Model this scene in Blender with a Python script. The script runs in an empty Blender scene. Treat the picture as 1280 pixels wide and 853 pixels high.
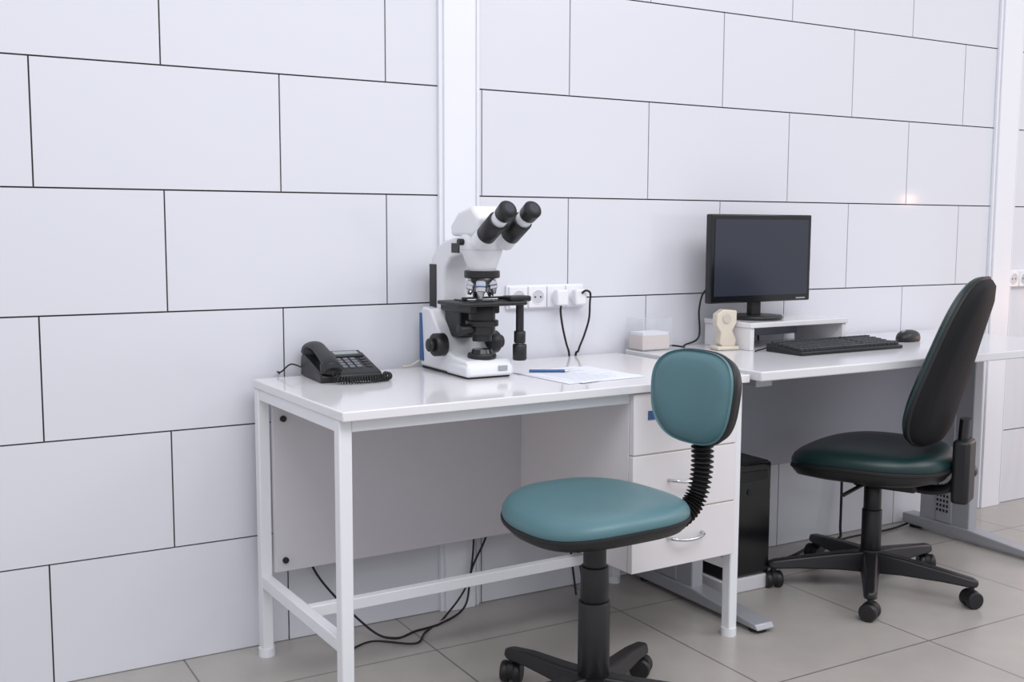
import bpy, bmesh, math, random
from mathutils import Vector, Matrix
random.seed(3)
S=bpy.context.scene
W=0.59043
# ---------------------------------------------------------------- materials
def mat(name,col,rough=.5,metal=0.,noise=0.,nscale=20.,bump=0.,bscale=200.,spec=.5,coat=0.,trans=0.,alpha=1.):
    m=bpy.data.materials.new(name); m.use_nodes=True
    nt=m.node_tree; b=nt.nodes['Principled BSDF']
    c=(col[0],col[1],col[2],1)
    b.inputs['Base Color'].default_value=c
    b.inputs['Roughness'].default_value=rough
    b.inputs['Metallic'].default_value=metal
    b.inputs['Specular IOR Level'].default_value=spec
    b.inputs['Coat Weight'].default_value=coat
    b.inputs['Transmission Weight'].default_value=trans
    b.inputs['Alpha'].default_value=alpha
    tc=nt.nodes.new('ShaderNodeTexCoord')
    if noise>0:
        n=nt.nodes.new('ShaderNodeTexNoise'); n.inputs['Scale'].default_value=nscale; n.inputs['Detail'].default_value=4
        nt.links.new(tc.outputs['Object'],n.inputs['Vector'])
        mx=nt.nodes.new('ShaderNodeMix'); mx.data_type='RGBA'
        mx.inputs['A'].default_value=tuple(min(1,x*(1-noise)) for x in col)+(1,)
        mx.inputs['B'].default_value=tuple(min(1,x*(1+noise)) for x in col)+(1,)
        nt.links.new(n.outputs['Fac'],mx.inputs['Factor']); nt.links.new(mx.outputs['Result'],b.inputs['Base Color'])
    if bump>0:
        n2=nt.nodes.new('ShaderNodeTexNoise'); n2.inputs['Scale'].default_value=bscale; n2.inputs['Detail'].default_value=3
        nt.links.new(tc.outputs['Object'],n2.inputs['Vector'])
        bp=nt.nodes.new('ShaderNodeBump'); bp.inputs['Strength'].default_value=bump; bp.inputs['Distance'].default_value=.002
        nt.links.new(n2.outputs['Fac'],bp.inputs['Height']); nt.links.new(bp.outputs['Normal'],b.inputs['Normal'])
    return m
def sc(r,g,b):
    f=lambda v:(v/255/12.92) if v/255<=.04045 else ((v/255+.055)/1.055)**2.4
    return (f(r),f(g),f(b))
M={}
M['panel']=mat('wall_panel_gloss',sc(218,219,226),.11,noise=.015,nscale=1.5)
M['seam']=mat('wall_seam_dark',sc(58,51,52),.8,noise=.1)
M['trim']=mat('trim_white',sc(230,231,237),.35,noise=.01)
M['white']=mat('white_laminate',sc(226,224,227),.10,noise=.01,nscale=6)
M['whitep']=mat('white_painted_metal',sc(228,229,233),.35,noise=.01)
M['modesty']=mat('modesty_board',sc(204,201,206),.5,noise=.015)
M['drawer']=mat('drawer_board',sc(226,222,224),.45,noise=.015)
M['edge']=mat('panel_edge_beige',sc(196,186,178),.6,noise=.03)
M['greym']=mat('grey_metal',sc(168,170,176),.4,metal=.3,noise=.03)
M['greyp']=mat('grey_board',sc(172,173,185),.5,noise=.02)
M['desk2']=mat('light_grey_laminate',sc(216,215,219),.16,noise=.01)
M['black']=mat('black_plastic',sc(24,24,27),.42,bump=.15,bscale=400,noise=.05)
M['blackg']=mat('black_gloss',sc(16,17,20),.18,noise=.05)
M['blackf']=mat('black_fabric_shell',sc(14,15,20),.7,bump=.3,bscale=600,noise=.15,nscale=300,spec=.3)
M['rubber']=mat('black_rubber',sc(20,20,22),.55,noise=.05)
M['teal']=mat('teal_vinyl',sc(82,118,125),.36,noise=.05,nscale=8,bump=.25,bscale=500)
M['teal2']=mat('dark_teal_vinyl',sc(17,45,46),.33,noise=.08,nscale=12,bump=.25,bscale=500)
M['mwhite']=mat('microscope_white',sc(228,229,233),.3,noise=.01)
M['chrome']=mat('chrome',sc(205,206,210),.16,metal=1.,noise=.02)
M['glass']=mat('lens_glass',sc(40,42,55),.03,noise=.02,coat=1.)
M['blue']=mat('blue_stripe',sc(46,88,140),.4,noise=.03)
M['screen']=mat('monitor_screen',sc(44,48,60),.22,noise=.02)
M['beige']=mat('beige_plastic',sc(212,202,186),.45,noise=.03)
M['paper']=mat('paper',sc(232,234,242),.7,noise=.02)
M['notes']=mat('note_paper',sc(216,203,197),.7,noise=.03)
M['ink']=mat('printed_ink',sc(198,202,214),.7,noise=.05)
M['acrylic']=mat('clear_acrylic',(.7,.72,.75),.05,alpha=.14,noise=.01)
M['lcd']=mat('lcd_grey',sc(150,160,158),.25,noise=.03)
M['keyg']=mat('keys_grey',sc(52,53,58),.5,noise=.05)
M['keyl']=mat('phone_keys_grey',sc(112,114,122),.5,noise=.05)
M['socket']=mat('socket_white',sc(232,232,236),.3,noise=.01)
M['socketg']=mat('socket_recess',sc(196,196,202),.4,noise=.01)
M['hole']=mat('socket_hole',sc(70,62,60),.7,noise=.05)
M['wcable']=mat('white_cable',sc(215,205,205),.4,noise=.02)
# ---------------------------------------------------------------- helpers
def link(o,parent=None):
    S.collection.objects.link(o)
    if parent is not None: o.parent=parent
    return o
def group(name,loc=(0,0,0),rz=0.,s=1.):
    e=bpy.data.objects.new(name,None); e.empty_display_size=.1
    e.location=loc; e.rotation_euler=(0,0,rz); e.scale=(s,s,s); S.collection.objects.link(e); return e
def mesh(name,verts,faces,m,parent=None,smooth=False,bevel=0.,seg=2,subsurf=0):
    me=bpy.data.meshes.new(name); me.from_pydata([tuple(v) for v in verts],[],faces)
    bm=bmesh.new(); bm.from_mesh(me); bmesh.ops.recalc_face_normals(bm,faces=bm.faces); bm.to_mesh(me); bm.free()
    me.materials.append(M[m] if isinstance(m,str) else m)
    o=bpy.data.objects.new(name,me); link(o,parent)
    if bevel>0:
        b=o.modifiers.new('b','BEVEL'); b.width=bevel; b.segments=seg; b.limit_method='ANGLE'; b.angle_limit=math.radians(40)
        smooth=True
    if smooth:
        for p in me.polygons: p.use_smooth=True
        try: me.set_sharp_from_angle(angle=math.radians(40))
        except Exception: pass
    return o
BF=[(0,3,2,1),(4,5,6,7),(0,1,5,4),(1,2,6,5),(2,3,7,6),(3,0,4,7)]
def boxv(a,b):
    x0,y0,z0=a;x1,y1,z1=b
    return [(x0,y0,z0),(x1,y0,z0),(x1,y1,z0),(x0,y1,z0),(x0,y0,z1),(x1,y0,z1),(x1,y1,z1),(x0,y1,z1)]
def box(name,a,b,m,parent=None,bevel=.002,seg=2,rot=None,piv=None):
    v=[Vector(p) for p in boxv(a,b)]
    if rot is not None:
        c=Vector(piv) if piv else (Vector(a)+Vector(b))/2
        v=[c+rot@(p-c) for p in v]
    return mesh(name,v,BF,m,parent,bevel=bevel,seg=seg)
def multi(name,boxes,m,parent=None,bevel=0.,mats=None):
    V=[];Fc=[];mi=[]
    for i,bx in enumerate(boxes):
        n=len(V); V+=boxv(bx[0],bx[1]); Fc+=[tuple(k+n for k in f) for f in BF]
        mi+=[bx[2] if len(bx)>2 else 0]*6
    o=mesh(name,V,Fc,m,parent,bevel=bevel,seg=1)
    if mats:
        for k in mats: o.data.materials.append(M[k])
        for p,i in zip(o.data.polygons,mi): p.material_index=i
    return o
def sweep(name,pts,rad,m,parent=None,n=12,flat=1.,smooth=True,up=None,closed=False):
    P=[Vector(p) for p in pts]; N=len(P)
    if not hasattr(rad,'__len__'): rad=[rad]*N
    T=[]
    for i in range(N):
        d=(P[(i+1)%N]-P[i-1]) if closed else (P[min(i+1,N-1)]-P[max(i-1,0)])
        T.append(d.normalized() if d.length>1e-9 else (T[-1] if T else Vector((0,0,1))))
    u=Vector(up) if up else (Vector((0,0,1)) if abs(T[0].z)<.9 else Vector((1,0,0)))
    V=[];Fc=[]
    for i in range(N):
        u=(u-T[i]*u.dot(T[i])).normalized(); w=T[i].cross(u)
        for k in range(n):
            a=2*math.pi*k/n
            V.append(P[i]+u*(math.cos(a)*rad[i]*flat)+w*(math.sin(a)*rad[i]))
    for i in range(N if closed else N-1):
        j=(i+1)%N
        for k in range(n):
            k2=(k+1)%n
            Fc.append((i*n+k,i*n+k2,j*n+k2,j*n+k))
    if not closed:
        Fc.append(tuple(range(n-1,-1,-1))); Fc.append(tuple((N-1)*n+k for k in range(n)))
    return mesh(name,V,Fc,m,parent,smooth=smooth)
def cyl(name,p0,p1,r,m,parent=None,n=32,r2=None,bev=0.):
    p0=Vector(p0);p1=Vector(p1); r2=r if r2 is None else r2
    if bev>0:
        L=(p1-p0).length; d=(p1-p0)/L
        return sweep(name,[p0,p0+d*.0001,p0+d*bev,p1-d*bev,p1-d*.0001,p1],[r-bev,r-bev*.8,r,r2,r2-bev*.8,r2-bev],m,parent,n)
    return sweep(name,[p0,p1],[r,r2],m,parent,n)
def spline(pts,sub=10):
    P=[Vector(p) for p in pts]; out=[]
    for i in range(len(P)-1):
        p0=P[max(i-1,0)];p1=P[i];p2=P[i+1];p3=P[min(i+2,len(P)-1)]
        for s in range(sub):
            t=s/sub
            out.append(.5*((2*p1)+(p2-p0)*t+(2*p0-5*p1+4*p2-p3)*t*t+(3*p1-p0-3*p2+p3)*t**3))
    out.append(P[-1]); return out
def cord(name,pts,r,m,parent=None,sub=10):
    return sweep(name,spline(pts,sub),r,m,parent,8)
def prism(name,prof,x0,x1,m,parent=None,axis='X',bevel=.003,seg=3):
    V=[];n=len(prof)
    for x in (x0,x1):
        for a,b in prof:
            V.append((x,a,b) if axis=='X' else ((a,x,b) if axis=='Y' else (a,b,x)))
    Fc=[tuple(range(n)),tuple(range(2*n-1,n-1,-1))]+[(i,(i+1)%n,n+(i+1)%n,n+i) for i in range(n)]
    return mesh(name,V,Fc,m,parent,bevel=bevel,seg=seg)
def pad(name,outline,profile,m,parent=None,fn=None):
    n=len(outline);V=[];Fc=[]
    for s,z in profile:
        for x,y in outline: V.append(Vector((x*s,y*s,z)))
    for i in range(len(profile)-1):
        for k in range(n):
            k2=(k+1)%n; Fc.append((i*n+k,i*n+k2,(i+1)*n+k2,(i+1)*n+k))
    c0=len(V);V.append(Vector((0,0,profile[0][1]))); c1=len(V);V.append(Vector((0,0,profile[-1][1])))
    for k in range(n):
        k2=(k+1)%n; Fc.append((c0,k2,k)); b=(len(profile)-1)*n; Fc.append((c1,b+k,b+k2))
    if fn: V=[Vector(fn(v)) for v in V]
    return mesh(name,V,Fc,m,parent,smooth=True)
def sup(w,h,e,n=64,taper=0.):
    o=[]
    for k in range(n):
        a=2*math.pi*k/n; c,s=math.cos(a),math.sin(a)
        x=math.copysign(abs(c)**(2/e),c)*w; y=math.copysign(abs(s)**(2/e),s)*h
        o.append((x*(1+taper*y/h),y))
    return o
# ---------------------------------------------------------------- room
bx=[((-4.2,.006,0),(8.3,.05,3.0),0)]
g=.0019
for r in range(10):
    off=(0.5 if r%2==1 else 0.)
    for c in range(-7,14):
        x0=(c+off)*W; x1=x0+W
        bx.append(((x0+g,0,r*.3+g),(x1-g,.008,(r+1)*.3-g),1))
wall=multi('wall_back',bx,'seam',None,mats=['panel'])
fm=bpy.data.materials.new('floor_tiles'); fm.use_nodes=True; nt=fm.node_tree; b=nt.nodes['Principled BSDF']
ge=nt.nodes.new('ShaderNodeNewGeometry'); mp=nt.nodes.new('ShaderNodeMapping')
br=nt.nodes.new('ShaderNodeTexBrick'); br.offset=0; br.squash=1
br.inputs['Scale'].default_value=1; br.inputs['Brick Width'].default_value=.595; br.inputs['Row Height'].default_value=.6
br.inputs['Mortar Size'].default_value=.0026; br.inputs['Mortar Smooth'].default_value=.1; br.inputs['Bias'].default_value=0
mp.inputs['Location'].default_value=(-.31+.595*10,.26+.6*20,0)
br.inputs['Color1'].default_value=sc(173,168,163)+(1,); br.inputs['Color2'].default_value=sc(180,175,170)+(1,); br.inputs['Mortar'].default_value=sc(116,112,109)+(1,)
no=nt.nodes.new('ShaderNodeTexNoise'); no.inputs['Scale'].default_value=3.5; no.inputs['Detail'].default_value=9; no.inputs['Roughness'].default_value=.65
mx=nt.nodes.new('ShaderNodeMix'); mx.data_type='RGBA'; mx.blend_type='MULTIPLY'; mx.inputs['Factor'].default_value=1
rp=nt.nodes.new('ShaderNodeValToRGB'); rp.color_ramp.elements[0].position=.3; rp.color_ramp.elements[0].color=(.82,.82,.82,1); rp.color_ramp.elements[1].position=.7; rp.color_ramp.elements[1].color=(1,1,1,1)
L=nt.links.new
L(ge.outputs['Position'],mp.inputs['Vector']); L(mp.outputs['Vector'],br.inputs['Vector']); L(ge.outputs['Position'],no.inputs['Vector'])
L(no.outputs['Fac'],rp.inputs['Fac']); L(br.outputs['Color'],mx.inputs['A']); L(rp.outputs['Color'],mx.inputs['B']); L(mx.outputs['Result'],b.inputs['Base Color'])
b.inputs['Roughness'].default_value=.30
mesh('floor',boxv((-4.2,-7,-.05),(8.3,.05,0)),BF,fm)
def trim(name,x0,x1):
    multi(name,[((x0,-.012,0),(x1,.0,3.0)),((x0+.012,-.02,0),(x1-.018,-.012,3.0)),((x1-.012,-.016,0),(x1-.006,-.012,3.0))],'trim',bevel=.0015)
trim('trim_1',1.04,1.168); trim('trim_2',3.43,3.57)
# ---------------------------------------------------------------- laboratory desk (left)
th=math.radians(1.8)
D1=group('laboratory_desk',(.507,-.632,0),th)
LX,LY,ZT=1.164,.58,.725
box('desktop',(0,0,ZT-.022),(LX,LY,ZT),'white',D1,.003,3)
t=.030
def leg(n,x,y):
    box('leg_%d'%n,(x-t/2,y-t/2,.02),(x+t/2,y+t/2,ZT-.022),'whitep',D1,.003)
    cyl('glide_%d'%n,(x,y,0),(x,y,.022),.021,'whitep',D1,24)
xs=(.017,LX-.017); ys=(.04,LY-.02)
k=1
for x in xs:
    for y in ys: leg(k,x,y); k+=1
zr0,zr1=ZT-.050,ZT-.022
box('rail_front',(xs[0]+t/2,ys[0]-.013,zr0),(xs[1]-t/2,ys[0]+.013,zr1),'whitep',D1,.002)
box('rail_back',(xs[0]+t/2,ys[1]-.013,zr0),(xs[1]-t/2,ys[1]+.013,zr1),'whitep',D1,.002)
for i,x in enumerate(xs):
    box('rail_side_%d'%i,(x-.013,ys[0]+t/2,zr0),(x+.013,ys[1]-t/2,zr1),'whitep',D1,.002)
    box('stretcher_side_%d'%i,(x-.013,ys[0]+t/2,.185),(x+.013,ys[1]-t/2,.215),'whitep',D1,.002)
box('stretcher_long',(xs[0]+.013,.275,.186),(xs[1]-.013,.30,.214),'whitep',D1,.002)
px0,px1=.780,LX-.036
box('modesty_panel',(xs[0]+.018,ys[1]-.03,.225),(px0,ys[1]-.013,.675),'modesty',D1,.001)
for i,z in enumerate((.625,.255)):
    cyl('hole_disc_%d'%i,(xs[0]+.044,ys[1]-.036,z),(xs[0]+.044,ys[1]-.029,z),.008,'rubber',D1,20)  # dark disc added to stand for a hole in the panel
box('pedestal_body',(px0,.028,.24),(px1,ys[1]-.013,.70),'drawer',D1,.001)
for i,(z0,z1) in enumerate(((.240,.385),(.389,.541),(.545,.70))):
    box('drawer_%d'%i,(px0,.008,z0),(px1,.026,z1),'drawer',D1,.0015)
    zc=(z0+z1)/2+.005; xc=(px0+px1)/2
    hp=[(xc-.058,.008,zc),(xc-.05,-.010,zc),(xc-.025,-.020,zc-.003),(xc,-.023,zc-.004),(xc+.025,-.020,zc-.003),(xc+.05,-.010,zc),(xc+.058,.008,zc)]
    sweep('handle_%d'%i,spline(hp,6),.0045,'chrome',D1,10)
for i,z in enumerate((.387,.543)):
    box('shadow_gap_%d'%i,(px0+.003,.012,z-.002),(px1-.003,.027,z+.002),'edge',D1,0)
box('sticker',(px0+.045,.0065,.632),(px0+.072,.008,.655),'blue',D1,0)
# ---------------------------------------------------------------- computer desk (right)
D2=group('computer_desk')
X0,X1=1.677,3.13; Z2=.735
box('desktop',(X0,-.63,Z2-.026),(X1,-.02,Z2),'desk2',D2,.004,3)
box('modesty_panel',(1.82,-.13,.33),(2.96,-.112,Z2-.027),'greyp',D2,.002)
for i,xc in enumerate((1.745,3.0)):
    prism('foot_%d'%i,[(-.03,0.012),(-.03,.05),(-.30,.05),(-.595,.028),(-.605,.012)],xc-.032,xc+.032,'greym',D2,'X',.004)
    cyl('glide_a_%d'%i,(xc,-.57,0),(xc,-.57,.014),.024,'rubber',D2,20)
    cyl('glide_b_%d'%i,(xc,-.07,0),(xc,-.07,.014),.024,'rubber',D2,20)
    box('column_%d'%i,(xc-.022,-.31,.045),(xc+.022,-.10,Z2-.05),'greym',D2,.004)
    box('column_ridge_%d'%i,(xc-.026,-.24,.05),(xc+.026,-.17,Z2-.055),'greym',D2,.004)
    box('cantilever_%d'%i,(xc-.03,-.57,Z2-.052),(xc+.03,-.05,Z2-.027),'greym',D2,.003)
    multi('column_slots_%d'%i,[((xc-.0275,-.225+.014*(a%4),.09+.018*b_),(xc-.0255,-.218+.014*(a%4),.10+.018*b_)) for a in range(4) for b_ in range(6)],'rubber',D2)
# ---------------------------------------------------------------- microscope
mz=.725
MS=group('microscope',(1.028,0.002,mz+.0005),0,1.05)
prism('base',[(-.045,0.006),(-.045,.150),(-.06,.162),(-.105,.158),(-.15,.11),(-.19,.062),(-.235,.048),(-.305,.044),(-.318,.03),(-.32,.006)],-.062,.062,'mwhite',MS,'X',.006)
box('base_sole',(-.058,-.31,0),(.058,-.05,.008),'rubber',MS,.001)
box('base_front_wing',(-.066,-.318,.004),(.066,-.20,.034),'mwhite',MS,.008,3)
prism('blue_stripe',[(-.047,.02),(-.047,.145),(-.058,.145),(-.070,.02)],-.0645,-.061,'blue',MS,'X',.0005)
prism('arm',[(-.062,.155),(-.056,.27),(-.062,.290),(-.092,.318),(-.135,.335),(-.19,.342),(-.30,.342),(-.302,.318),(-.22,.300),(-.17,.290),(-.138,.265),(-.128,.22),(-.13,.155)],-.036,.036,'mwhite',MS,'X',.008,4)
box('spine',(-.030,-.064,.158),(.030,-.044,.272),'black',MS,.004)
box('spine_side',(-.0385,-.092,.158),(-.0355,-.054,.272),'black',MS,.001)
box('id_plate',(-.0385,-.222,.304),(-.0355,-.180,.328),'black',MS,.001)
hy=-.272
cyl('head_neck',(0,hy,.262),(0,hy,.312),.034,'mwhite',MS,40,r2=.052)
cyl('head_ring',(0,hy,.312),(0,hy,.350),.053,'mwhite',MS,40,bev=.004)
prism('head_prism',[(-.20,.345),(-.195,.372),(-.235,.404),(-.305,.420),(-.345,.392),(-.335,.36),(-.315,.345)],-.050,.050,'mwhite',MS,'X',.010,4)
cyl('head_screw',(-.066,hy,.332),(-.045,hy,.332),.008,'black',MS,20)
cyl('nosepiece',(0,hy,.244),(0,hy,.262),.044,'black',MS,48,bev=.002)
cyl('nosepiece_lower',(0,hy,.231),(0,hy,.245),.030,'chrome',MS,40,r2=.038)
for i in range(5):
    a=math.radians(20+72*i); dx,dy=math.cos(a),math.sin(a)
    lnn=(.045,.044,.034,.045,.032)[i]
    p0=Vector((dx*.025,hy+dy*.025,.236)); d=Vector((dx*.22,dy*.22,-1)).normalized()
    cyl('objective_%d'%i,p0,p0+d*lnn*.6,.0125,'chrome',MS,24,bev=.001)
    cyl('objective_tip_%d'%i,p0+d*lnn*.6,p0+d*lnn,.0100,'chrome',MS,24,r2=.005)
    cyl('objective_band_%d'%i,p0+d*lnn*.28,p0+d*lnn*.36,.0128,('black','blue','greym','blue','black')[i],MS,24)
ed=Vector((0,-math.cos(math.radians(30)),math.sin(math.radians(30))))
for i,x in enumerate((-.033,.033)):
    p=Vector((x,-.333,.338))
    q0=p+ed*(-.01)
    cyl('tube_white_%d'%i,q0,p+ed*.045,.024,'mwhite',MS,32)
    cyl('tube_sleeve_%d'%i,p+ed*.022,p+ed*.092,.0245,'black',MS,32,bev=.002)
    cyl('tube_ring_%d'%i,p+ed*.09,p+ed*.116,.0195,'mwhite',MS,32,bev=.002)
    cyl('eyecup_%d'%i,p+ed*.114,p+ed*.146,.0215,'black',MS,32,r2=.0225,bev=.003)
    cyl('eyecup_rim_%d'%i,p+ed*.146,p+ed*.150,.0205,'rubber',MS,32,r2=.0165)
    cyl('eye_lens_%d'%i,p+ed*.149,p+ed*.1508,.0125,'glass',MS,24)
sz=.178
box('stage',(-.092,hy-.07,sz),(.090,hy+.065,sz+.010),'black',MS,.004,3)
box('stage_plate',(-.055,hy-.045,sz+.010),(.05,hy+.045,sz+.013),'blackg',MS,.001)
box('slide_holder',(-.06,hy-.012,sz+.013),(.06,hy-.004,sz+.020),'black',MS,.002)
box('slide_clip',(-.05,hy-.02,sz+.013),(.035,hy+.01,sz+.016),'chrome',MS,.001)
box('stage_arm',(.05,hy-.055,sz+.008),(.110,hy-.01,sz+.022),'black',MS,.004)
box('stage_bracket',(-.03,-.21,.09),(.03,-.125,sz),'black',MS,.004)
box('stage_support',(-.04,hy-.02,sz-.022),(.04,-.12,sz),'black',MS,.004)
cyl('condenser',(0,hy,.105),(0,hy,sz),.033,'black',MS,40,bev=.003)
cyl('condenser_ring',(0,hy,.125),(0,hy,.140),.041,'black',MS,40,bev=.002)
cyl('condenser_lens',(0,hy,.088),(0,hy,.106),.024,'black',MS,40)
cyl('condenser_knob',(-.068,hy-.005,.118),(-.03,hy-.005,.118),.014,'black',MS,24,bev=.002)
kx=.082
cyl('stage_shaft',(kx,hy-.045,.07),(kx,hy-.045,sz),.006,'chrome',MS,16)
cyl('stage_knob_upper',(kx,hy-.045,.083),(kx,hy-.045,.113),.0145,'black',MS,28,bev=.002)
cyl('stage_knob_lower',(kx,hy-.045,.040),(kx,hy-.045,.081),.0175,'black',MS,28,bev=.003)
cyl('stage_shaft_cover',(kx,hy-.045,.113),(kx,hy-.045,sz),.010,'black',MS,20)
cyl('lamp_collar',(0,hy,.044),(0,hy,.058),.036,'black',MS,40,bev=.003)
cyl('lamp_collar_top',(0,hy,.058),(0,hy,.068),.028,'blackg',MS,40,r2=.024)
for sgn in (-1,1):
    cyl('coarse_knob_%d'%(sgn+1),(sgn*.06,-.185,.074),(sgn*.092,-.185,.074),.029,'black',MS,40,bev=.003)
    cyl('fine_knob_%d'%(sgn+1),(sgn*.092,-.185,.074),(sgn*.106,-.185,.074),.017,'black',MS,32,bev=.002)
box('power_dial',(.02,-.3225,.018),(.045,-.318,.030),'greym',MS,.001)
cord('power_cord',[(-.03,-.05,.03),(-.05,-.046,.025),(-.085,-.046,.008),(-.10,-.052,.006),(-.115,-.052,.006)],.0025,'beige',MS)
# ---------------------------------------------------------------- desk telephone
PH=group('desk_telephone',(.698,-.13,.7254),math.radians(-3),.95)
w2,d2=.085,.094
prism('body',[(-d2,0),(-d2,.018),(-d2+.01,.024),(d2-.03,.058),(d2-.005,.056),(d2,.034),(d2,0)],-w2,w2,'black',PH,'X',.005)
sl=(.034/(2*d2-.04))
Rk=Matrix.Rotation(math.atan(sl),3,'X')
def tilt(px,py,dz,sx,sy,sz_,name,m,bv=.001):
    z=.024+(py+d2-.01)*sl
    box(name,(px-sx/2,py-sy/2,z+dz),(px+sx/2,py+sy/2,z+dz+sz_),m,PH,bv,2,rot=Rk)
tilt(.030,.05,-.001,.09,.044,.006,'display_bezel','keyg',.002)
tilt(.030,.052,.004,.07,.024,.002,'display','lcd')
for r in range(4):
    for c in range(3):
        tilt(-.004+c*.020,.010-r*.019,-.001,.014,.012,.005,'key_%d_%d'%(r,c),'keyl')
    tilt(.064,.010-r*.019,-.001,.016,.010,.004,'function_key_%d'%r,'keyg')
hs=[(-.055,.108,.062),(-.055,.090,.076),(-.055,.04,.083),(-.055,-.02,.070),(-.055,-.08,.051),(-.055,-.106,.032)]
sweep('handset',spline(hs,8),[.020+.004*min(1,abs(i-20)/14) for i in range(41)],'black',PH,20,flat=.60)
cyl('handset_ear',(-.055,.082,.050),(-.055,.086,.076),.027,'black',PH,28,bev=.004)
cyl('handset_mouth',(-.055,-.084,.022),(-.055,-.078,.051),.027,'black',PH,28,bev=.004)
base=spline([(-.055,-.112,.024),(-.045,-.13,.012),(-.015,-.14,.011),(.03,-.142,.011),(.075,-.13,.011),(.098,-.105,.011),(.096,-.08,.011)],40)
hel=[];N=len(base);ph=0
for i in range(N-1):
    for s in range(6):
        pp=base[i].lerp(base[i+1],s/6); ph+=(base[i+1]-base[i]).length/6/.0072*2*math.pi
        tg=(base[min(i+1,N-1)]-base[max(i-1,0)]).normalized()
        up=Vector((0,0,1)); sd=tg.cross(up).normalized()
        hel.append(pp+sd*math.cos(ph)*.0085+up*math.sin(ph)*.0085)
sweep('coiled_cord',hel,.0018,'rubber',PH,5)
cord('line_cord',[(-.08,.09,.02),(-.11,.10,.03),(-.14,.09,.012),(-.145,.11,.01),(-.135,.127,.003)],.0022,'rubber',PH)
# ---------------------------------------------------------------- papers & pens
PP=group('paper_sheets',(1.262,-.385,.7257),math.radians(4))
box('sheet_1',(-.125,-.125,0),(.125,.125,.0012),'paper',PP,0)
Rz=Matrix.Rotation(math.radians(9),3,'Z')
box('sheet_2',(-.11,-.12,.0013),(.11,.12,.0022),'paper',PP,0,rot=Rz)
bl=[]
for i in range(16):
    y=.10-i*.0135
    bl.append(((-.085,y,.0023),(-.085+random.uniform(.09,.17),y+.0022,.0026)))
multi('printed_lines',bl,'ink',PP)
PE=group('ballpoint_pen',(1.205,-.325,.7285),math.radians(-28))
cyl('barrel',(-.05,0,.004),(.045,0,.004),.0038,'blue',PE,14)
cyl('tip',(.045,0,.004),(.06,0,.004),.0038,'chrome',PE,14,r2=.001)
box('clip',(-.048,-.001,.008),(-.02,.001,.0095),'paper',PE,0)
# ---------------------------------------------------------------- clear box
CB=group('acrylic_note_box',(1.738,-.065,.7355),0)
bw,bd,bh=.058,.04,.100
multi('walls',[((-bw,-bd,0),(-bw+.002,bd,bh)),((bw-.002,-bd,0),(bw,bd,bh)),((-bw+.002,-bd,0),(bw-.002,-bd+.002,bh)),((-bw+.002,bd-.002,0),(bw-.002,bd,bh)),((-bw+.002,-bd+.002,0),(bw-.002,bd-.002,.002))],'acrylic',CB)
box('note_block',(-bw+.006,-bd+.005,.003),(bw-.006,bd-.005,.048),'notes',CB,.0015)
box('note_sheets',(-bw+.008,-bd+.007,.048),(bw-.010,bd-.006,.056),'paper',CB,.0005)
# ---------------------------------------------------------------- monitor riser, monitor, keyboard, mouse
RS=group('monitor_riser',(0,0,Z2+.0005))
rx0,rx1,ry0,ry1=1.985,2.405,-.25,-.03
box('shelf',(rx0,ry0,.070),(rx1,ry1,.086),'white',RS,.002)
box('leg_left',(rx0+.004,ry0+.006,0),(rx0+.02,ry1,.07),'white',RS,.001)
box('leg_right',(rx1-.02,ry0+.006,0),(rx1-.004,ry1,.07),'white',RS,.001)
box('back_board',(rx0+.02,ry1-.012,.02),(rx1-.02,ry1,.07),'greyp',RS,.001)
zt=Z2+.087
MN=group('computer_monitor',(2.115,-.13,zt))
cyl('foot',(0,.0,0),(0,0,.012),.085,'black',MN,48,bev=.004)
box('neck',(-.022,.0,.01),(.022,.022,.12),'black',MN,.004)
box('cabinet',(-.17,-.0,.085),(.17,.035,.31),'black',MN,.01)
box('bezel',(-.212,-.022,.055),(.212,.004,.333),'blackg',MN,.004,3)
box('screen',(-.197,-.0235,.077),(.197,-.0215,.317),'screen',MN,0)
box('button_strip',(.15,-.0232,.062),(.19,-.0218,.066),'greym',MN,0)
KB=group('keyboard',(2.25,-.345,Z2+.0005),math.radians(1))
prism('case',[(-.075,0),(-.075,.010),(.06,.024),(.075,.024),(.075,0)],-.222,.222,'black',KB,'X',.003)
kb=[]
def zk(y): return .012+(y+.075)*(.014/.135)
for r in range(6):
    y=-.060+r*.0205+(.006 if r==5 else 0)
    x=-.212
    while x<.205:
        if r==0 and -.14<x<-.02: w_=.11
        else: w_=.0165
        if not(.072<x<.078): kb.append(((x,y,zk(y)-.004),(x+w_,y+.0165,zk(y)+.006)))
        x+=w_+.0025
        if .070<x<.078 or .128<x<.135: x+=.008
multi('keys',kb,'keyg',KB,.001)
cord('keyboard_cord',[(-.19,.07,.012),(-.205,.082,.010),(-.225,.084,.006),(-.25,.080,.004),(-.27,.070,.003)],.0025,'rubber',KB)
MO=group('computer_mouse',(2.665,-.275,Z2+.0005),math.radians(12))
pad('shell',sup(.055,.031,2.4,48),[(.92,0),(1,.006),(.99,.014),(.93,.022),(.8,.029),(.6,.034),(.35,.037),(.1,.038)],'black',MO)
cyl('scroll_wheel',(-.03,-.004,.031),(-.03,.004,.031),.008,'greym',MO,16)
cord('mouse_cord',[(-.054,0,.01),(-.075,.01,.004),(-.09,.06,.004),(-.06,.13,.004),(-.08,.2,.004)],.002,'rubber',MO)
TD=group('tape_dispenser',(1.945,-.175,Z2+.0005),math.radians(-12))
box('foot',(-.038,-.03,0),(.038,.03,.012),'beige',TD,.004)
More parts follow.
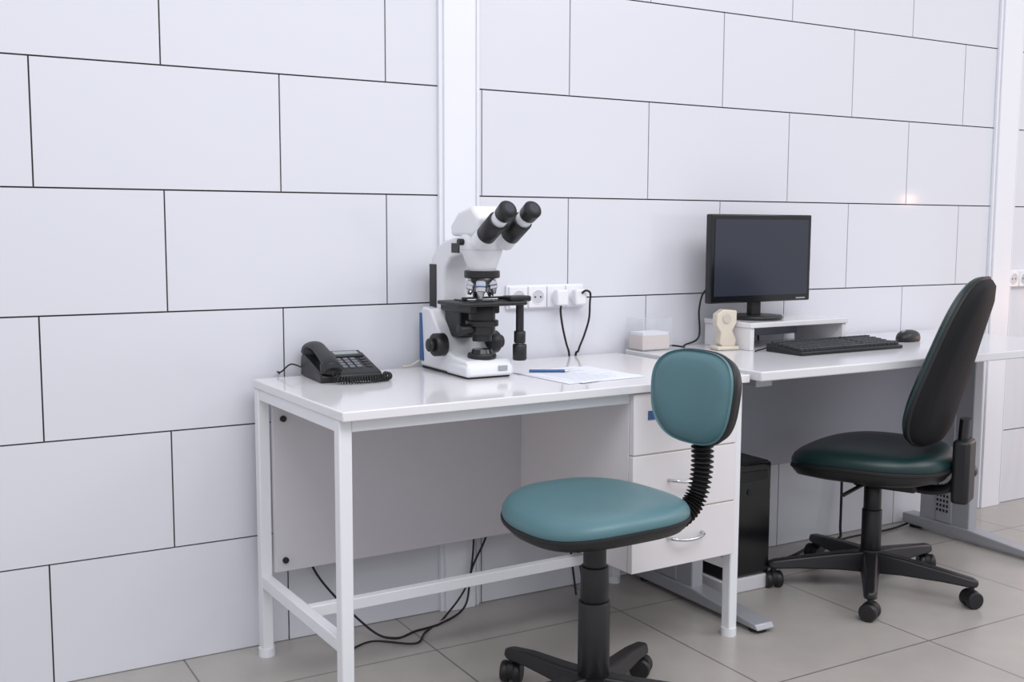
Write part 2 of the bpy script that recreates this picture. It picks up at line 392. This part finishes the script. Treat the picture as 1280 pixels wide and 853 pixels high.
prism('body',[(-.014,.01),(.030,.01),(.034,.03),(.020,.06),(.034,.085),(.034,.122),(-.012,.126),(-.034,.112),(-.036,.08),(-.02,.055),(-.024,.02)],-.016,.016,'beige',TD,'Y',.004)
cyl('roll_core',(-.002,-.02,.098),(-.002,.02,.098),.014,'edge',TD,28)
# ---------------------------------------------------------------- computer tower
PC=group('computer_tower')
box('stand',(1.84,-.315,0),(2.04,-.03,.045),'desk2',PC,.004)
box('case',(1.85,-.30,.046),(2.03,-.03,.40),'black',PC,.004)
box('front_panel',(1.852,-.312,.05),(2.028,-.30,.398),'blackg',PC,.005)
box('drive_bay',(1.87,-.3145,.345),(2.01,-.311,.375),'black',PC,.001)
cyl('power_button',(1.94,-.315,.31),(1.94,-.311,.31),.009,'black',PC,20)
cord('power_cable',[(2.03,-.1,.34),(2.06,-.12,.30),(2.07,-.12,.2),(2.075,-.15,.12),(2.065,-.14,.05),(2.055,-.10,.008)],.004,'rubber',PC)
# ---------------------------------------------------------------- wall sockets
def sockets(name,x0,n,z,plugs=()):
    G=group(name,(x0,0,z))
    w=.0655
    box('frame',(-.004,-.010,-.036),(n*w+.004,0,.036),'socket',G,.004)
    for i in range(n):
        xc=(i+.5)*w
        box('plate_%d'%i,(xc-w/2+.0015,-.018,-.032),(xc+w/2-.0015,-.009,.032),'socket',G,.003)
        cyl('recess_%d'%i,(xc,-.0178,0),(xc,-.0184,0),.0205,'socketg',G,32)
        sweep('rim_%d'%i,[(xc+.021*math.cos(a*math.pi/20),-.0185,.021*math.sin(a*math.pi/20)) for a in range(40)],.0014,'socket',G,8,closed=True)
        for s in(-1,1): cyl('pin_hole_%d_%d'%(i,s+1),(xc+s*.0095,-.0182,0),(xc+s*.0095,-.0190,0),.003,'hole',G,12)
        if i in plugs:
            cyl('plug_base_%d'%i,(xc,-.0195,0),(xc,-.030,0),.0215,'socket',G,28)
            box('plug_body_%d'%i,(xc-.02,-.055,-.026),(xc+.02,-.028,.022),'socket',G,.006,3)
    return G
SK=sockets('wall_socket',1.262,4,.907,(2,3))
cord('appliance_cord_1',[(.163,-.045,-.022),(.163,-.042,-.045),(.173,-.038,-.09),(.19,-.032,-.14),(.205,-.026,-.175),(.211,-.014,-.22),(.211,-.010,-.5),(.205,-.03,-.7),(.19,-.1,-.9)],.0033,'rubber',SK)
cord('appliance_cord_2',[(.230,-.056,.010),(.236,-.066,.018),(.252,-.066,.010),(.262,-.05,-.02),(.266,-.04,-.07),(.256,-.03,-.12),(.240,-.024,-.165),(.235,-.012,-.22),(.235,-.010,-.6),(.26,-.03,-.9)],.0033,'rubber',SK)
S2=sockets('wall_socket',3.545,3,.915,(2,))
cord('charger_cord',[(.165,-.05,-.02),(.17,-.05,-.08),(.155,-.04,-.2),(.175,-.04,-.35),(.165,-.03,-.6),(.145,-.05,-.89)],.003,'wcable',S2)
# ---------------------------------------------------------------- floor cables
FC=group('floor_cable')
cord('cable_left',[(.62,-.02,.33),(.66,-.03,.18),(.78,-.10,.03),(.84,-.14,.004),(.91,-.12,.004),(1.0,-.10,.004),(1.1,-.05,.02),(1.13,-.035,.12),(1.18,-.03,.21),(1.2,-.03,.3)],.0032,'rubber',FC)
cord('cable_left_b',[(.70,-.16,.004),(.78,-.13,.004),(.87,-.2,.004),(.93,-.14,.004),(1.03,-.06,.004),(1.12,-.04,.10),(1.14,-.035,.3)],.0028,'rubber',FC)
cord('cable_right',[(2.05,-.10,.012),(2.25,-.14,.006),(2.45,-.08,.006),(2.6,-.06,.006),(2.62,-.05,.06),(2.64,-.03,.3)],.005,'rubber',FC)
cord('cable_right_b',[(2.05,-.14,.012),(2.2,-.18,.006),(2.4,-.15,.006),(2.6,-.08,.01),(2.9,-.06,.006),(3.1,-.04,.03)],.004,'rubber',FC)
MC=group('monitor_cable')
cord('video_cable',[(2.02,-.075,zt+.11),(1.97,-.05,zt+.09),(1.955,-.04,zt+.03),(1.96,-.035,zt-.06),(1.90,-.04,Z2+.004),(1.86,-.08,Z2+.004),(1.84,-.04,Z2+.004),(1.845,-.012,Z2-.02),(1.85,-.01,.3)],.003,'rubber',MC)
cord('power_cable',[(2.16,-.075,zt+.11),(2.2,-.05,zt+.06),(2.22,-.02,zt+.0),(2.24,-.012,Z2-.03),(2.24,-.012,.4)],.003,'rubber',MC)
# ---------------------------------------------------------------- chairs
def starbase(G,R,angs,hubz,colr,colz,lift):
    cyl('hub',(0,0,.055),(0,0,hubz),.042,'black',G,32,r2=.034)
    for i,a in enumerate(angs):
        a=math.radians(a); c,s=math.cos(a),math.sin(a)
        def P(r,w,z): return (c*r-s*w,s*r+c*w,z)
        V=[]
        sec=[(.02,.030,.055,hubz-.005),(.10,.027,.062,hubz-.012),(R*.75,.022,.064,.098),(R,.020,.062,.088),(R+.018,.012,.064,.082)]
        for r,w,z0,z1 in sec:
            V+=[P(r,-w,z0),P(r,w,z0),P(r,w*.7,z1),P(r,-w*.7,z1)]
        Fc=[(0,1,2,3),tuple(len(V)-4+k for k in(3,2,1,0))]
        for j in range(len(sec)-1):
            for k in range(4):
                Fc.append((j*4+k,j*4+(k+1)%4,j*4+4+(k+1)%4,j*4+4+k))
        mesh('base_arm_%d'%i,V,Fc,'black',G,bevel=.006,seg=3)
        b2=a+random.uniform(-.8,.8); cx,cy=c*R,s*R; t1,t2=math.cos(b2),math.sin(b2)
        cyl('castor_stem_%d'%i,(cx,cy,.04),(cx,cy,.066),.008,'black',G,12)
        for sg in(-1,1):
            cyl('castor_wheel_%d_%d'%(i,sg+1),(cx+t1*sg*.006,cy+t2*sg*.006,.026),(cx+t1*sg*.026,cy+t2*sg*.026,.026),.026,'black',G,28,bev=.004)
        cyl('castor_axle_%d'%i,(cx-t1*.008,cy-t2*.008,.03),(cx+t1*.008,cy+t2*.008,.03),.024,'rubber',G,24)
    cyl('column_cover',(0,0,hubz-.01),(0,0,colz),colr,'black',G,32,bev=.002)
    cyl('column_cover_mid',(0,0,colz-.01),(0,0,colz+(lift-colz)*.5),colr*.88,'black',G,32,bev=.002)
    cyl('gas_lift',(0,0,colz),(0,0,lift),colr*.72,'black',G,28)
C1=group('office_chair',(1.035,-.80,0),math.radians(183))
a0=183.
starbase(C1,.275,[30-a0+72*k for k in range(5)],.115,.036,.28,.44)
def seat(G,hw,hd,z,m,dip,k=1.):
    ol=sup(hd,hw,2.7,72)
    def fn(v):
        x,y,zz_=v
        f=max(0,x/hd); r=max(0,-x/hd)
        return (x,y*(1-.05*r*r),z+zz_*k-dip*f**2.5*.9+.006*(y/hw)**2)
    pad('seat_shell',ol,[(.35,-.050),(.75,-.045),(.93,-.030),(.985,-.012),(1.0,.0)],'black',G,fn)
    pad('seat_welt',ol,[(.97,-.008),(1.012,-.004),(1.016,.001),(1.01,.006),(.97,.008)],'rubber',G,fn)
    pad('seat_cushion',ol,[(.9,0),(.99,.002),(1.005,.012),(1.0,.024),(.97,.036),(.91,.045),(.8,.050),(.6,.050),(.4,.047),(.15,.045)],m,G,fn)
seat(C1,.196,.190,.478,'teal',.022,.78)
box('seat_plate',(-.09,-.07,.425),(.09,.07,.443),'black',C1,.004)
box('tilt_mechanism',(-.06,-.045,.41),(.06,.045,.428),'black',C1,.006)
path=spline([(-.10,0,.428),(-.17,0,.421),(-.225,0,.425),(-.275,0,.447),(-.305,0,.485),(-.318,0,.545),(-.317,0,.61),(-.312,0,.66)],14)
sweep('support_bar',path,.014,'black',C1,12)
p2=path[22:86]
pp=[];rr=[]
for i in range((len(p2)-1)*4):
    a=i/4; j=int(a); pp.append(p2[j].lerp(p2[j+1],a-j)); rr.append(.0225+.005*math.sin(i*.62))
sweep('ribbed_sleeve',pp,rr,'rubber',C1,24)
def back(G,hw,hh,x,z,lean,m,taper,curve,th=.03,e=2.8,shellm='black'):
    ol=sup(hw,hh,e,72,taper)
    R=Matrix.Rotation(lean,3,'Y')
    def fn(v):
        w,h,tt=v
        p=Vector((tt+curve*(w/hw)**2,w,h))
        return R@p+Vector((x,0,z))
    pad('back_shell',ol,[(.4,-.034),(.8,-.032),(.94,-.024),(.99,-.010),(1.0,0)],shellm,G,fn)
    pad('back_welt',ol,[(.97,-.006),(1.015,-.003),(1.02,.002),(1.012,.007),(.97,.009)],'rubber',G,fn)
    pad('back_cushion',ol,[(.95,0),(1.0,.006),(1.0,.016),(.965,th),(.9,th+.008),(.75,th+.014),(.5,th+.016),(.2,th+.016)],m,G,fn)
back(C1,.134,.110,-.303,.716,math.radians(-6),'teal',.08,.018,th=.012)
yaw2=math.atan2(.907,-.42)
C2=group('office_chair',(2.30,-.47,0),yaw2)
a0=math.degrees(yaw2)
starbase(C2,.30,[6-a0+72*k for k in range(5)],.125,.030,.25,.39)
seat(C2,.235,.232,.405,'teal2',.03)
box('seat_plate',(-.11,-.08,.355),(.09,.08,.368),'black',C2,.006)
box('tilt_mechanism',(-.14,-.05,.325),(.05,.05,.357),'black',C2,.01)
cyl('tilt_lever',(0,.05,.345),(.02,.22,.335),.006,'black',C2,12)
sweep('support_bar',spline([(-.10,0,.34),(-.17,0,.335),(-.225,0,.35),(-.25,0,.40),(-.255,0,.47),(-.26,0,.56)],8),[.030]*41,'black',C2,12,flat=.5,up=(1,0,0))
box('support_housing',(-.285,-.045,.31),(-.235,.045,.50),'black',C2,.012,3)
cyl('support_knob',(-.262,-.045,.39),(-.262,-.085,.39),.022,'black',C2,24,bev=.004)
back(C2,.190,.255,-.232,.725,math.radians(-15),'teal2',-.26,.03,th=.024,e=3.6,shellm='blackf')
# ---------------------------------------------------------------- lights
wd=bpy.data.worlds.new('w'); S.world=wd; wd.use_nodes=True
bg=wd.node_tree.nodes['Background']; bg.inputs['Color'].default_value=(.925,.94,1.0,1); bg.inputs['Strength'].default_value=.87
def area(name,loc,tgt,sx,sy,e,col=(1,1,1)):
    l=bpy.data.lights.new(name,'AREA'); l.shape='RECTANGLE'; l.size=sx; l.size_y=sy; l.energy=e; l.color=col
    o=bpy.data.objects.new(name,l); S.collection.objects.link(o); o.location=loc
    o.rotation_euler=(Vector(tgt)-Vector(loc)).to_track_quat('-Z','Y').to_euler(); return o
area('ceiling_light',(.6,-2.4,2.95),(.9,-1.2,0),3.0,1.2,54,(.97,.975,1))
area('ceiling_light',(4.0,-2.6,2.95),(3.2,-1.6,0),2.4,1.2,34,(1,.975,.98))
def pt(name,loc,e,r):
    l=bpy.data.lights.new(name,'POINT'); l.energy=e; l.color=(1,.55,.38); l.shadow_soft_size=r
    o=bpy.data.objects.new(name,l); S.collection.objects.link(o); o.location=loc
pt('warm_lamp',(4.10,-.95,1.255),.45,.022)
pt('warm_lamp',(4.75,-.55,.75),11,.06)
# ---------------------------------------------------------------- camera
cd=bpy.data.cameras.new('camera'); co=bpy.data.objects.new('camera',cd); S.collection.objects.link(co)
f,cx,cy,cz,yaw,pit,rol=1355.83662,-.31154,-2.74946,1.11363,.52547,.10513,.00387
F=Vector((math.sin(yaw)*math.cos(pit),math.cos(yaw)*math.cos(pit),-math.sin(pit)))
R0=Vector((math.cos(yaw),-math.sin(yaw),0)); U0=R0.cross(F)
R=math.cos(rol)*R0+math.sin(rol)*U0; U=-math.sin(rol)*R0+math.cos(rol)*U0
mw=Matrix(((R.x,U.x,-F.x,cx),(R.y,U.y,-F.y,cy),(R.z,U.z,-F.z,cz),(0,0,0,1)))
co.matrix_world=mw
cd.sensor_width=36; cd.sensor_fit='HORIZONTAL'; cd.lens=f/1280*36; cd.clip_start=.05
S.camera=co
S.view_settings.view_transform='Standard'; S.view_settings.look='None'
S.view_settings.exposure=0; S.view_settings.gamma=1
